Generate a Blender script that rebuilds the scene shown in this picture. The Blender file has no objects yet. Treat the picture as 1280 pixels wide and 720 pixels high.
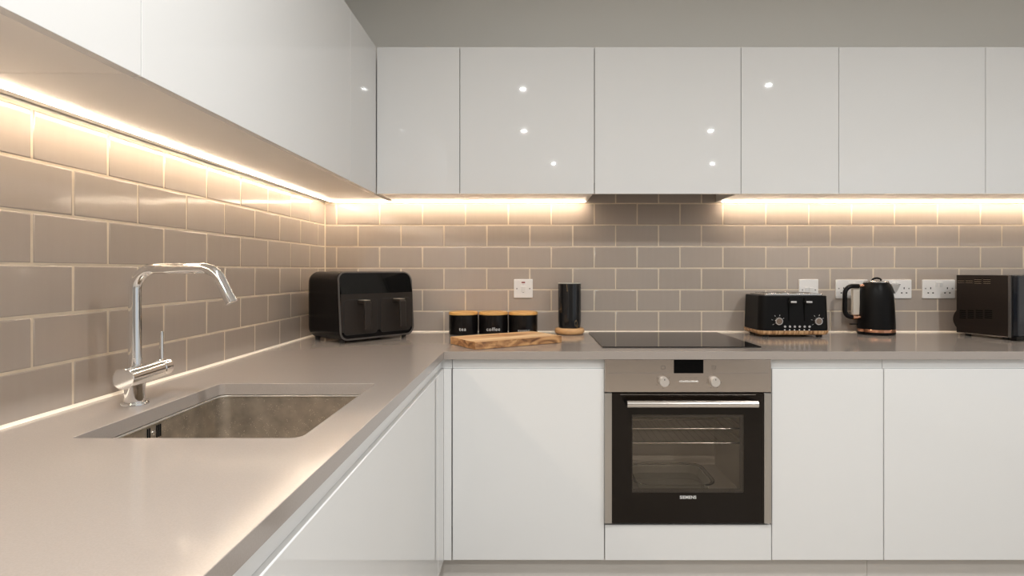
import bpy, bmesh, math, random
from mathutils import Vector, Matrix

random.seed(7)
SC = bpy.context.scene
COL = SC.collection
PI = math.pi

# ------------------------------------------------------------------ camera, world, exposure
CX, CY, CZ, F = 663.0, 338.5, 1.197, 720.0      # vanishing point (px), eye height (m), focal length (px)
YC = -2.698                                     # the camera stands 2.7 m in front of the tiled back wall
cam = bpy.data.cameras.new('camera')
cam.sensor_width = 36.0
cam.lens = 36.0 * F / 1280.0
cam.shift_x = -(CX - 640.0) / 1280.0
cam.shift_y = -(360.0 - CY) / 1280.0
cam.clip_start = 0.02
camo = bpy.data.objects.new('camera', cam)
COL.objects.link(camo)
camo.location = (0, YC, CZ)
camo.rotation_euler = (PI / 2, 0, 0)
SC.camera = camo

w = bpy.data.worlds.new('world'); SC.world = w; w.use_nodes = True
w.node_tree.nodes['Background'].inputs[0].default_value = (0.90, 0.95, 1.0, 1)
w.node_tree.nodes['Background'].inputs[1].default_value = 0.65

SC.view_settings.view_transform = 'Standard'
SC.view_settings.look = 'None'
SC.view_settings.gamma = 1.0
SC.view_settings.use_curve_mapping = False
SC.view_settings.exposure = 0.0

DOWNLIGHT_W = 20.0
DOWNLIGHT_COL = (0.99, 0.995, 0.985)
LED_STRENGTH = 47.0
LED_COL = (1.0, 0.81, 0.61)
CEIL_Z = 2.53


# ------------------------------------------------------------------ helpers
def P(px, py, d):
    return Vector(((px - CX) * d / F, YC + d, CZ + (CY - py) * d / F))


def node_mat(name):
    m = bpy.data.materials.new(name)
    m.use_nodes = True
    return m, m.node_tree, m.node_tree.nodes['Principled BSDF']


def mat(name, col, rough=0.5, metal=0.0, spec=0.5, coat=0.0, coat_rough=0.03, bump=0.0, bump_scale=200.0,
        var=0.0, var_scale=8.0, stretch=(1, 1, 1), emit=None, estr=0.0, rvar=0.0):
    m, t, b = node_mat(name)
    b.inputs['Base Color'].default_value = (*col, 1)
    b.inputs['Roughness'].default_value = rough
    b.inputs['Metallic'].default_value = metal
    b.inputs['Specular IOR Level'].default_value = spec
    b.inputs['Coat Weight'].default_value = coat
    b.inputs['Coat Roughness'].default_value = coat_rough
    tc = t.nodes.new('ShaderNodeTexCoord')
    mp = t.nodes.new('ShaderNodeMapping')
    mp.inputs['Scale'].default_value = stretch
    t.links.new(tc.outputs['Object'], mp.inputs[0])
    if var > 0:
        n = t.nodes.new('ShaderNodeTexNoise'); n.inputs['Scale'].default_value = var_scale
        n.inputs['Detail'].default_value = 5
        r = t.nodes.new('ShaderNodeValToRGB')
        r.color_ramp.elements[0].position = 0.3; r.color_ramp.elements[1].position = 0.7
        r.color_ramp.elements[0].color = (*[c * (1 - var) for c in col], 1)
        r.color_ramp.elements[1].color = (*[min(1, c * (1 + var)) for c in col], 1)
        t.links.new(mp.outputs[0], n.inputs[0]); t.links.new(n.outputs[0], r.inputs[0])
        t.links.new(r.outputs[0], b.inputs['Base Color'])
        if rvar > 0:
            q = t.nodes.new('ShaderNodeMapRange')
            q.inputs['To Min'].default_value = max(0, rough - rvar); q.inputs['To Max'].default_value = rough + rvar
            t.links.new(n.outputs[0], q.inputs[0]); t.links.new(q.outputs[0], b.inputs['Roughness'])
    if bump > 0:
        n = t.nodes.new('ShaderNodeTexNoise'); n.inputs['Scale'].default_value = bump_scale
        bp = t.nodes.new('ShaderNodeBump'); bp.inputs['Strength'].default_value = bump
        bp.inputs['Distance'].default_value = 0.002
        t.links.new(mp.outputs[0], n.inputs[0]); t.links.new(n.outputs[0], bp.inputs['Height'])
        t.links.new(bp.outputs[0], b.inputs['Normal'])
    if emit:
        b.inputs['Emission Color'].default_value = (*emit, 1)
        b.inputs['Emission Strength'].default_value = estr
    return m


def wood(name, c0, c1, c2, scale=6.0, stretch=(1, 6, 6), rough=0.45, dist=3.0, wscale=3.0):
    m, t, b = node_mat(name)
    tc = t.nodes.new('ShaderNodeTexCoord'); mp = t.nodes.new('ShaderNodeMapping')
    mp.inputs['Scale'].default_value = stretch
    n = t.nodes.new('ShaderNodeTexNoise'); n.inputs['Scale'].default_value = scale
    n.inputs['Detail'].default_value = 6; n.inputs['Distortion'].default_value = dist
    r = t.nodes.new('ShaderNodeValToRGB')
    r.color_ramp.elements[0].position = 0.34; r.color_ramp.elements[0].color = (*c0, 1)
    r.color_ramp.elements[1].position = 0.62; r.color_ramp.elements[1].color = (*c2, 1)
    e = r.color_ramp.elements.new(0.47); e.color = (*c1, 1)
    t.links.new(tc.outputs['Object'], mp.inputs[0]); t.links.new(mp.outputs[0], n.inputs[0])
    t.links.new(n.outputs[0], r.inputs[0]); t.links.new(r.outputs[0], b.inputs['Base Color'])
    b.inputs['Roughness'].default_value = rough
    return m


class MB:
    """collects shapes, links them as ONE mesh object"""
    def __init__(self):
        self.bm = bmesh.new()

    def _take(self, t, M=None):
        if M is not None:
            bmesh.ops.transform(t, matrix=M, verts=t.verts)
        me = bpy.data.meshes.new('tmp'); t.to_mesh(me); t.free()
        self.bm.from_mesh(me); bpy.data.meshes.remove(me)
        return self

    def box(self, x0, x1, y0, y1, z0, z1, bev=0.0, seg=2, M=None):
        t = bmesh.new()
        bmesh.ops.create_cube(t, size=1.0)
        for v in t.verts:
            v.co = Vector(((x0 + x1) / 2 + v.co.x * (x1 - x0), (y0 + y1) / 2 + v.co.y * (y1 - y0), (z0 + z1) / 2 + v.co.z * (z1 - z0)))
        if bev > 0:
            bmesh.ops.bevel(t, geom=t.edges[:] + t.verts[:], offset=bev, segments=seg, profile=0.5, affect='EDGES')
        return self._take(t, M)

    def loft(self, rings, cap=(True, True), closed=True, M=None):
        t = bmesh.new()
        rr = [[t.verts.new(Vector(p)) for p in ring] for ring in rings]
        n = len(rr[0])
        for a, b in zip(rr[:-1], rr[1:]):
            for i in range(n if closed else n - 1):
                j = (i + 1) % n
                t.faces.new((a[i], a[j], b[j], b[i]))
        if cap[0]: t.faces.new(rr[0][::-1])
        if cap[1]: t.faces.new(rr[-1])
        bmesh.ops.recalc_face_normals(t, faces=t.faces[:])
        return self._take(t, M)

    def cyl(self, p0, p1, r0, r1=None, seg=32, bev=0.0):
        p0, p1 = Vector(p0), Vector(p1)
        r1 = r0 if r1 is None else r1
        L = (p1 - p0).length
        q = (p1 - p0).to_track_quat('Z', 'Y').to_matrix().to_4x4()
        M = Matrix.Translation(p0) @ q
        prof = [(r0 - bev, 0), (r0, bev), (r1, L - bev), (r1 - bev, L)] if bev > 0 else [(r0, 0), (r1, L)]
        return self.lathe(prof, seg, M=M)

    def lathe(self, prof, seg=48, c=(0, 0, 0), M=None, cap=(True, True)):
        rings = [[(c[0] + r * math.cos(2 * PI * i / seg), c[1] + r * math.sin(2 * PI * i / seg), c[2] + z) for i in range(seg)] for r, z in prof]
        return self.loft(rings, cap=cap, M=M)

    def tube(self, pts, r, seg=20, cap=(True, True), sx=1.0):
        pts = [Vector(p) for p in pts]
        n = len(pts)
        tan = [(pts[min(i + 1, n - 1)] - pts[max(i - 1, 0)]).normalized() for i in range(n)]
        up = Vector((0, 0, 1)) if abs(tan[0].z) < 0.9 else Vector((0, 1, 0))
        u = (up - tan[0] * up.dot(tan[0])).normalized()
        rings = []
        for i in range(n):
            u = (u - tan[i] * u.dot(tan[i])).normalized()
            v = tan[i].cross(u)
            ri = r[i] if isinstance(r, (list, tuple)) else r
            rings.append([pts[i] + (u * math.cos(2 * PI * k / seg) + v * math.sin(2 * PI * k / seg) * sx) * ri for k in range(seg)])
        return self.loft(rings, cap=cap)

    def build(self, name, m, parent=None, smooth=38, loc=None):
        me = bpy.data.meshes.new(name)
        self.bm.to_mesh(me); self.bm.free()
        for p in me.polygons: p.use_smooth = True
        me.set_sharp_from_angle(angle=math.radians(smooth))
        if m: me.materials.append(m)
        o = bpy.data.objects.new(name, me); COL.objects.link(o)
        wn_ = o.modifiers.new('weighted', 'WEIGHTED_NORMAL'); wn_.keep_sharp = True; wn_.weight = 100
        if parent is not None: o.parent = parent
        if loc is not None: o.location = loc
        return o


def arc(cx, cy, r, a0, a1, n):
    return [(cx + r * math.cos(a0 + (a1 - a0) * i / n), cy + r * math.sin(a0 + (a1 - a0) * i / n)) for i in range(n + 1)]


def rrect(x0, x1, y0, y1, r, n=6):
    """rounded rectangle outline, r one radius or (br, tr, tl, bl)"""
    if not isinstance(r, (list, tuple)): r = (r,) * 4
    o = []
    o += arc(x1 - r[0], y0 + r[0], r[0], -PI / 2, 0, n)
    o += arc(x1 - r[1], y1 - r[1], r[1], 0, PI / 2, n)
    o += arc(x0 + r[2], y1 - r[2], r[2], PI / 2, PI, n)
    o += arc(x0 + r[3], y0 + r[3], r[3], PI, 1.5 * PI, n)
    return o


def fillet(path, r, n=8):
    """rounds the inner corners of a 3D polyline"""
    path = [Vector(p) for p in path]
    out = [path[0]]
    for i in range(1, len(path) - 1):
        a, b, c = path[i - 1], path[i], path[i + 1]
        rr = r[i - 1] if isinstance(r, (list, tuple)) else r
        d0 = (a - b).normalized(); d1 = (c - b).normalized()
        ang = d0.angle(d1)
        t = rr / math.tan(ang / 2)
        p0 = b + d0 * t; p1 = b + d1 * t
        cc = b + (d0 + d1).normalized() * (rr / math.sin(ang / 2))
        for k in range(n + 1):
            s = k / n
            v0 = p0 - cc; v1 = p1 - cc
            th = v0.angle(v1)
            out.append(cc + v0 * (math.sin((1 - s) * th) / math.sin(th)) + v1 * (math.sin(s * th) / math.sin(th)))
    out.append(path[-1])
    return out


def plate(outlines, z0, z1, bev=0.0, bres=2):
    """mesh of a filled 2D outline with holes, between z0 and z1"""
    cu = bpy.data.curves.new('tmpc', 'CURVE'); cu.dimensions = '2D'; cu.fill_mode = 'BOTH'
    cu.extrude = (z1 - z0) / 2 - bev; cu.bevel_depth = bev; cu.bevel_resolution = bres
    cu.offset = -bev
    for ol in outlines:
        s = cu.splines.new('POLY'); s.points.add(len(ol) - 1)
        for p, q in zip(s.points, ol): p.co = (q[0], q[1], 0, 1)
        s.use_cyclic_u = True
    o = bpy.data.objects.new('tmpo', cu); COL.objects.link(o)
    me = bpy.data.meshes.new_from_object(o)
    bpy.data.objects.remove(o); bpy.data.curves.remove(cu)
    b = MB(); b.bm.from_mesh(me); bpy.data.meshes.remove(me)
    bmesh.ops.remove_doubles(b.bm, verts=b.bm.verts[:], dist=1e-6)
    for v in b.bm.verts: v.co.z += (z0 + z1) / 2
    return b


def xf(b, M):
    bmesh.ops.transform(b.bm, matrix=M, verts=b.bm.verts[:])
    return b


UP = Matrix.Rotation(PI / 2, 4, 'X')      # lays an XY plate upright, facing -Y: (x, y, z) -> (x, -z, y)


def text(body, size, m, name, parent, M, font_depth=0.0004, spacing=1.0, weight=0.0, bend=None):
    cu = bpy.data.curves.new('tmpt', 'FONT'); cu.body = body; cu.size = size
    cu.align_x = 'CENTER'; cu.align_y = 'CENTER'; cu.extrude = font_depth; cu.space_character = spacing
    cu.offset = weight
    o = bpy.data.objects.new('tmpo', cu); COL.objects.link(o)
    me = bpy.data.meshes.new_from_object(o)
    bpy.data.objects.remove(o); bpy.data.curves.remove(cu)
    b = MB(); b.bm.from_mesh(me); bpy.data.meshes.remove(me)
    xf(b, M)
    if bend:                                # wraps the word round a cylinder of radius bend about the local z axis
        for v in b.bm.verts:
            a = v.co.x / bend; rr = bend - (v.co.y + bend)
            v.co.x = rr * math.sin(a); v.co.y = -rr * math.cos(a)
    return b.build(name, m, parent)


def tag(o, label, cat, group=None):
    o['label'] = label; o['category'] = cat
    if group: o['group'] = group
    return o


def thing(name, label, cat, loc=(0, 0, 0), rotz=0.0, group=None):
    o = bpy.data.objects.new(name, None); o.empty_display_size = 0.05
    COL.objects.link(o); o.location = loc; o.rotation_euler = (0, 0, rotz)
    return tag(o, label, cat, group)


def struct(o):
    o['kind'] = 'structure'
    return o


def copy_tree(o, parent=None):
    c = o.copy(); COL.objects.link(c)
    if parent is not None: c.parent = parent
    for ch in [x for x in bpy.data.objects if x.parent == o]:
        copy_tree(ch, c)
    return c


# ------------------------------------------------------------------ materials
M_gloss = mat('white_gloss_lacquer', (0.76, 0.76, 0.75), rough=0.018, spec=0.5)
M_carcass = mat('white_melamine', (0.84, 0.82, 0.79), rough=0.3)
M_channel = mat('pale_channel', (0.78, 0.785, 0.78), rough=0.2, spec=0.5)
M_plinth = mat('plinth_board', (0.60, 0.57, 0.53), rough=0.28, var=0.03, var_scale=5)
M_wall = mat('grey_wall_paint', (0.80, 0.785, 0.74), rough=0.7, bump=0.05, bump_scale=300)
M_wall_white = mat('white_wall_paint', (0.80, 0.79, 0.77), rough=0.7, bump=0.04, bump_scale=300)
M_ceiling = mat('white_ceiling_paint', (0.80, 0.79, 0.77), rough=0.8)
M_grout = mat('beige_grout', (0.68, 0.58, 0.45), rough=0.8, var=0.06, var_scale=30)
M_seal = mat('cream_sealant', (0.86, 0.78, 0.66), rough=0.35)
M_chrome = mat('polished_chrome', (0.86, 0.86, 0.86), rough=0.06, metal=1.0)
M_white_plastic = mat('white_plastic', (0.82, 0.80, 0.78), rough=0.25)
M_rocker = mat('white_switch_plastic', (0.78, 0.765, 0.745), rough=0.3)
M_hole = mat('dark_pin_hole', (0.004, 0.004, 0.004), rough=0.7, spec=0.05)
M_screw = mat('steel_screw', (0.30, 0.28, 0.27), rough=0.35, metal=0.8)
M_neon = mat('dark_red_indicator', (0.25, 0.015, 0.02), rough=0.2)
M_black_satin = mat('black_satin', (0.006, 0.005, 0.005), rough=0.26, spec=0.16)
M_black_matt = mat('black_matt', (0.006, 0.0055, 0.0055), rough=0.38, spec=0.14)
M_black_gloss = mat('black_gloss', (0.006, 0.006, 0.006), rough=0.05, spec=0.5)
M_black_rubber = mat('black_rubber', (0.012, 0.012, 0.012), rough=0.7)
M_copper = mat('rose_gold', (0.78, 0.42, 0.27), rough=0.2, metal=1.0)
M_silver = mat('satin_silver', (0.70, 0.68, 0.66), rough=0.25, metal=1.0)
M_white_ink = mat('white_print', (0.75, 0.74, 0.72), rough=0.5)
M_grey_ink = mat('grey_print', (0.10, 0.09, 0.085), rough=0.5)
M_bamboo = wood('bamboo', (0.52, 0.26, 0.06), (0.62, 0.33, 0.09), (0.70, 0.40, 0.13), scale=5, stretch=(1, 9, 9), dist=0.5)
M_beech = wood('beech', (0.56, 0.30, 0.12), (0.64, 0.36, 0.16), (0.72, 0.43, 0.20), scale=6, stretch=(1, 5, 9), dist=1.0)
M_zebra = wood('striped_wood', (0.20, 0.09, 0.035), (0.46, 0.25, 0.11), (0.66, 0.42, 0.22), scale=9, stretch=(14, 6, 0.7), dist=0.4)


def steel(name, col, rough, axis_scale, bumps=0.15, vs=3.0):
    """brushed steel: noise drawn out along the brushing"""
    m, t, b = node_mat(name)
    b.inputs['Metallic'].default_value = 1.0
    tc = t.nodes.new('ShaderNodeTexCoord'); mp = t.nodes.new('ShaderNodeMapping')
    mp.inputs['Scale'].default_value = axis_scale
    n = t.nodes.new('ShaderNodeTexNoise'); n.inputs['Scale'].default_value = vs; n.inputs['Detail'].default_value = 4
    r = t.nodes.new('ShaderNodeMapRange'); r.inputs['To Min'].default_value = rough - 0.06; r.inputs['To Max'].default_value = rough + 0.08
    c = t.nodes.new('ShaderNodeValToRGB')
    c.color_ramp.elements[0].color = (*[k * 0.9 for k in col], 1); c.color_ramp.elements[1].color = (*col, 1)
    t.links.new(tc.outputs['Object'], mp.inputs[0]); t.links.new(mp.outputs[0], n.inputs[0])
    t.links.new(n.outputs[0], r.inputs[0]); t.links.new(r.outputs[0], b.inputs['Roughness'])
    t.links.new(n.outputs[0], c.inputs[0]); t.links.new(c.outputs[0], b.inputs['Base Color'])
    b.inputs['Anisotropic'].default_value = 0.5
    return m


M_steel = steel('brushed_steel', (0.64, 0.575, 0.52), 0.22, (3, 3, 160))
M_steel_v = steel('brushed_steel_upright', (0.60, 0.58, 0.55), 0.30, (160, 3, 3))


def sink_steel():
    m, t, b = node_mat('speckled_sink_steel')
    b.inputs['Metallic'].default_value = 0.85
    tc = t.nodes.new('ShaderNodeTexCoord')
    n = t.nodes.new('ShaderNodeTexNoise'); n.inputs['Scale'].default_value = 26; n.inputs['Detail'].default_value = 8
    c = t.nodes.new('ShaderNodeValToRGB')
    c.color_ramp.elements[0].position = 0.3; c.color_ramp.elements[0].color = (0.38, 0.335, 0.28, 1)
    c.color_ramp.elements[1].position = 0.7; c.color_ramp.elements[1].color = (0.60, 0.535, 0.45, 1)
    v = t.nodes.new('ShaderNodeTexVoronoi'); v.inputs['Scale'].default_value = 260
    s = t.nodes.new('ShaderNodeMath'); s.operation = 'LESS_THAN'; s.inputs[1].default_value = 0.24
    n2 = t.nodes.new('ShaderNodeTexNoise'); n2.inputs['Scale'].default_value = 60
    g = t.nodes.new('ShaderNodeMath'); g.operation = 'GREATER_THAN'; g.inputs[1].default_value = 0.56
    mu = t.nodes.new('ShaderNodeMath'); mu.operation = 'MULTIPLY'
    mx = t.nodes.new('ShaderNodeMix'); mx.data_type = 'RGBA'
    mx.inputs[7].default_value = (0.90, 0.83, 0.72, 1)
    t.links.new(tc.outputs['Object'], n.inputs[0]); t.links.new(tc.outputs['Object'], v.inputs[0]); t.links.new(tc.outputs['Object'], n2.inputs[0])
    t.links.new(n.outputs[0], c.inputs[0]); t.links.new(c.outputs[0], mx.inputs[6])
    t.links.new(v.outputs[0], s.inputs[0]); t.links.new(n2.outputs[0], g.inputs[0])
    t.links.new(s.outputs[0], mu.inputs[0]); t.links.new(g.outputs[0], mu.inputs[1]); t.links.new(mu.outputs[0], mx.inputs[0])
    t.links.new(mx.outputs[2], b.inputs['Base Color'])
    b.inputs['Roughness'].default_value = 0.36
    return m


M_sink = sink_steel()


def tile_mat():
    """glazed taupe tile: slight shade change from tile to tile, faint vertical brush streaks"""
    m, t, b = node_mat('glazed_taupe_tile')
    at = t.nodes.new('ShaderNodeAttribute'); at.attribute_name = 'shade'
    tc = t.nodes.new('ShaderNodeTexCoord'); mp = t.nodes.new('ShaderNodeMapping'); mp.inputs['Scale'].default_value = (60, 60, 3)
    n = t.nodes.new('ShaderNodeTexNoise'); n.inputs['Scale'].default_value = 1.0; n.inputs['Detail'].default_value = 3
    a = t.nodes.new('ShaderNodeMath'); a.operation = 'MULTIPLY_ADD'; a.inputs[1].default_value = 0.30; 
    c = t.nodes.new('ShaderNodeValToRGB')
    c.color_ramp.elements[0].position = 0.1; c.color_ramp.elements[0].color = (0.378, 0.322, 0.276, 1)
    c.color_ramp.elements[1].position = 1.1; c.color_ramp.elements[1].color = (0.460, 0.397, 0.345, 1)
    t.links.new(tc.outputs['Object'], mp.inputs[0]); t.links.new(mp.outputs[0], n.inputs[0])
    t.links.new(n.outputs[0], a.inputs[0]); t.links.new(at.outputs['Fac'], a.inputs[2])
    t.links.new(a.outputs[0], c.inputs[0]); t.links.new(c.outputs[0], b.inputs['Base Color'])
    n2 = t.nodes.new('ShaderNodeTexNoise'); n2.inputs['Scale'].default_value = 9.0; n2.inputs['Detail'].default_value = 1
    bp = t.nodes.new('ShaderNodeBump'); bp.inputs['Strength'].default_value = 0.25; bp.inputs['Distance'].default_value = 0.004
    t.links.new(tc.outputs['Object'], n2.inputs[0]); t.links.new(n2.outputs[0], bp.inputs['Height']); t.links.new(bp.outputs[0], b.inputs['Normal'])
    b.inputs['Roughness'].default_value = 0.10
    b.inputs['Specular IOR Level'].default_value = 0.55
    return m


M_tile = tile_mat()


def quartz_mat():
    m, t, b = node_mat('warm_grey_quartz')
    tc = t.nodes.new('ShaderNodeTexCoord')
    n = t.nodes.new('ShaderNodeTexNoise'); n.inputs['Scale'].default_value = 420; n.inputs['Detail'].default_value = 2
    n3 = t.nodes.new('ShaderNodeTexNoise'); n3.inputs['Scale'].default_value = 5; n3.inputs['Detail'].default_value = 4
    c = t.nodes.new('ShaderNodeValToRGB')
    c.color_ramp.elements[0].position = 0.3; c.color_ramp.elements[0].color = (0.345, 0.303, 0.272, 1)
    c.color_ramp.elements[1].position = 0.7; c.color_ramp.elements[1].color = (0.370, 0.326, 0.293, 1)
    t.links.new(tc.outputs['Object'], n.inputs[0]); t.links.new(n.outputs[0], c.inputs[0])
    t.links.new(c.outputs[0], b.inputs['Base Color'])
    r = t.nodes.new('ShaderNodeMapRange'); r.inputs['To Min'].default_value = 0.09; r.inputs['To Max'].default_value = 0.14
    t.links.new(tc.outputs['Object'], n3.inputs[0]); t.links.new(n3.outputs[0], r.inputs[0]); t.links.new(r.outputs[0], b.inputs['Roughness'])
    b.inputs['Specular IOR Level'].default_value = 0.5
    return m


M_quartz = quartz_mat()


def marble_mat():
    m, t, b = node_mat('black_marble')
    tc = t.nodes.new('ShaderNodeTexCoord'); mp = t.nodes.new('ShaderNodeMapping')
    mp.inputs['Scale'].default_value = (1, 1, 0.45); mp.inputs['Rotation'].default_value = (0.4, 0.5, 0)
    n = t.nodes.new('ShaderNodeTexNoise'); n.inputs['Scale'].default_value = 11; n.inputs['Detail'].default_value = 9
    n.inputs['Distortion'].default_value = 1.3
    r = t.nodes.new('ShaderNodeValToRGB')
    e = r.color_ramp.elements
    e[0].position = 0.615; e[0].color = (0.012, 0.012, 0.013, 1)
    e[1].position = 0.65; e[1].color = (0.012, 0.012, 0.013, 1)
    k = e.new(0.63); k.color = (0.17, 0.12, 0.06, 1)
    t.links.new(tc.outputs['Object'], mp.inputs[0]); t.links.new(mp.outputs[0], n.inputs[0])
    t.links.new(n.outputs[0], r.inputs[0]); t.links.new(r.outputs[0], b.inputs['Base Color'])
    b.inputs['Roughness'].default_value = 0.12
    return m


M_marble = marble_mat()


def board_mat():
    """olive wood: wide honey and brown figure running along the board, dark rings at the sawn ends"""
    m, t, b = node_mat('olive_wood')
    tc = t.nodes.new('ShaderNodeTexCoord'); mp = t.nodes.new('ShaderNodeMapping'); mp.inputs['Scale'].default_value = (0.9, 9, 14)
    n = t.nodes.new('ShaderNodeTexNoise'); n.inputs['Scale'].default_value = 2.2; n.inputs['Detail'].default_value = 5; n.inputs['Distortion'].default_value = 1.1
    r = t.nodes.new('ShaderNodeValToRGB'); e = r.color_ramp.elements
    e[0].position = 0.36; e[0].color = (0.28, 0.12, 0.04, 1)
    e[1].position = 0.60; e[1].color = (0.82, 0.60, 0.36, 1)
    k = e.new(0.42); k.color = (0.55, 0.30, 0.12, 1)
    k = e.new(0.52); k.color = (0.66, 0.40, 0.18, 1)
    # sawn edges carry the darker swirling figure
    mp2 = t.nodes.new('ShaderNodeMapping'); mp2.inputs['Scale'].default_value = (5, 5, 11)
    n2 = t.nodes.new('ShaderNodeTexNoise'); n2.inputs['Scale'].default_value = 2.0; n2.inputs['Detail'].default_value = 3; n2.inputs['Distortion'].default_value = 2.2
    r2 = t.nodes.new('ShaderNodeValToRGB'); e = r2.color_ramp.elements
    e[0].position = 0.33; e[0].color = (0.11, 0.045, 0.018, 1)
    e[1].position = 0.64; e[1].color = (0.60, 0.34, 0.15, 1)
    k = e.new(0.48); k.color = (0.38, 0.185, 0.075, 1)
    g = t.nodes.new('ShaderNodeNewGeometry'); sp = t.nodes.new('ShaderNodeSeparateXYZ')
    gt = t.nodes.new('ShaderNodeMath'); gt.operation = 'GREATER_THAN'; gt.inputs[1].default_value = 0.7
    mx = t.nodes.new('ShaderNodeMix'); mx.data_type = 'RGBA'
    t.links.new(tc.outputs['Object'], mp.inputs[0]); t.links.new(mp.outputs[0], n.inputs[0]); t.links.new(n.outputs[0], r.inputs[0])
    t.links.new(tc.outputs['Object'], mp2.inputs[0]); t.links.new(mp2.outputs[0], n2.inputs[0]); t.links.new(n2.outputs[0], r2.inputs[0])
    t.links.new(g.outputs['Normal'], sp.inputs[0]); t.links.new(sp.outputs[2], gt.inputs[0])
    t.links.new(gt.outputs[0], mx.inputs[0]); t.links.new(r2.outputs[0], mx.inputs[6]); t.links.new(r.outputs[0], mx.inputs[7])
    t.links.new(mx.outputs[2], b.inputs['Base Color'])
    b.inputs['Roughness'].default_value = 0.45
    return m


M_board = board_mat()


def led_mat(axis, length):
    """warm LED tape under a clear cover: bright chips every 8 mm"""
    m, t, b = node_mat('warm_led_tape_' + axis)
    t.nodes.remove(b)
    em = t.nodes.new('ShaderNodeEmission'); em.inputs[0].default_value = (*LED_COL, 1)
    tc = t.nodes.new('ShaderNodeTexCoord'); sp = t.nodes.new('ShaderNodeSeparateXYZ')
    k = t.nodes.new('ShaderNodeMath'); k.operation = 'MULTIPLY'; k.inputs[1].default_value = 2 * PI / 0.0085
    s = t.nodes.new('ShaderNodeMath'); s.operation = 'SINE'
    q = t.nodes.new('ShaderNodeMapRange'); q.inputs['From Min'].default_value = -1
    q.inputs['To Min'].default_value = LED_STRENGTH * 0.55; q.inputs['To Max'].default_value = LED_STRENGTH * 1.45
    t.links.new(tc.outputs['Object'], sp.inputs[0])
    t.links.new(sp.outputs['XYZ'.index(axis)], k.inputs[0]); t.links.new(k.outputs[0], s.inputs[0]); t.links.new(s.outputs[0], q.inputs[0])
    t.links.new(q.outputs[0], em.inputs[1])
    t.links.new(em.outputs[0], t.nodes['Material Output'].inputs[0])
    return m


def glass_mat(name, tint, mixf, rough=0.02):
    """tinted pane: mostly see-through with a real mirror share at its surface"""
    m, t, b = node_mat(name)
    t.nodes.remove(b)
    tr = t.nodes.new('ShaderNodeBsdfTransparent'); tr.inputs[0].default_value = (*tint, 1)
    gl = t.nodes.new('ShaderNodeBsdfGlossy'); gl.inputs['Roughness'].default_value = rough
    gl.inputs[0].default_value = (1, 1, 1, 1)
    fr = t.nodes.new('ShaderNodeFresnel'); fr.inputs[0].default_value = mixf
    mx = t.nodes.new('ShaderNodeMixShader')
    t.links.new(fr.outputs[0], mx.inputs[0]); t.links.new(tr.outputs[0], mx.inputs[1]); t.links.new(gl.outputs[0], mx.inputs[2])
    t.links.new(mx.outputs[0], t.nodes['Material Output'].inputs[0])
    return m


# ------------------------------------------------------------------ key planes
WT = 0.91                    # worktop surface
WTB = WT - 0.0285            # its underside
LX = -0.9625                 # tile face on the left wall
FE = YC + 2.046              # front edge of the back worktop (y)
LE = -0.3075                 # front edge of the left worktop (x)
DY = YC + 2.066              # face of the back base doors (y)
DX = -0.311                  # face of the left base doors (x)
DB = CZ - 1.0387             # bottom of base doors
DT = WT - 0.065              # top of base doors
UY = YC + 2.37               # face of the back wall-cabinet doors (y)
UX = -0.634                  # face of the left wall-cabinet doors (x)
UB = CZ + 0.3225             # underside of wall-cabinet carcass
UDB = CZ + 0.3165            # bottom of wall-cabinet doors
UT = CZ + 0.9207             # top of wall cabinets
XR, YF = 3.25, -6.4          # right wall, wall behind the camera
RUN_END = YC - 0.85          # near end of the left run

# ------------------------------------------------------------------ room
struct(MB().box(LX - 0.3, XR + 0.1, YF - 0.1, 0.2, -0.05, 0).build('floor', wood('grey_oak_boards', (0.30, 0.26, 0.22), (0.40, 0.35, 0.30), (0.46, 0.41, 0.36), scale=3, stretch=(8, 0.8, 1), rough=0.35)))
struct(MB().box(LX - 0.3, XR + 0.1, YF - 0.1, 0.2, CEIL_Z, CEIL_Z + 0.06).build('ceiling', M_ceiling))
wb = struct(MB().box(LX - 0.2, XR + 0.1, 0.009, 0.15, 0, CEIL_Z).build('wall_back', M_wall))
wl = struct(MB().box(LX - 0.15, LX - 0.009, YF, 0.009, 0, CEIL_Z).build('wall_left', M_wall))
# plain wall behind the camera; right wall with an unseen opening added for daylight
wr = MB()
wr.box(XR, XR + 0.1, -1.6, 0.009, 0, CEIL_Z)
wr.box(XR, XR + 0.1, YF, -5.2, 0, CEIL_Z)
wr.box(XR, XR + 0.1, -5.2, -1.6, 2.25, CEIL_Z)
wr.box(XR, XR + 0.1, -5.2, -1.6, 0, 0.25)
struct(wr.build('wall_right', M_wall_white))
wf = MB()
wf.box(LX - 0.15, XR + 0.1, YF - 0.1, YF, 0, CEIL_Z)
struct(wf.build('wall_front', mat('taupe_wall_paint', (0.26, 0.235, 0.21), rough=0.7)))
# frame of the unseen window added in the right wall to brighten the room
wn = MB()
for y0, y1, z0, z1 in ((-5.2, -5.14, 0.25, 2.25), (-1.66, -1.6, 0.25, 2.25), (-5.2, -1.6, 0.25, 0.31), (-5.2, -1.6, 2.19, 2.25), (-3.43, -3.37, 0.25, 2.25)):
    wn.box(XR + 0.02, XR + 0.07, y0, y1, z0, z1, 0.004)
struct(wn.build('added_window', M_white_plastic))


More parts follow.
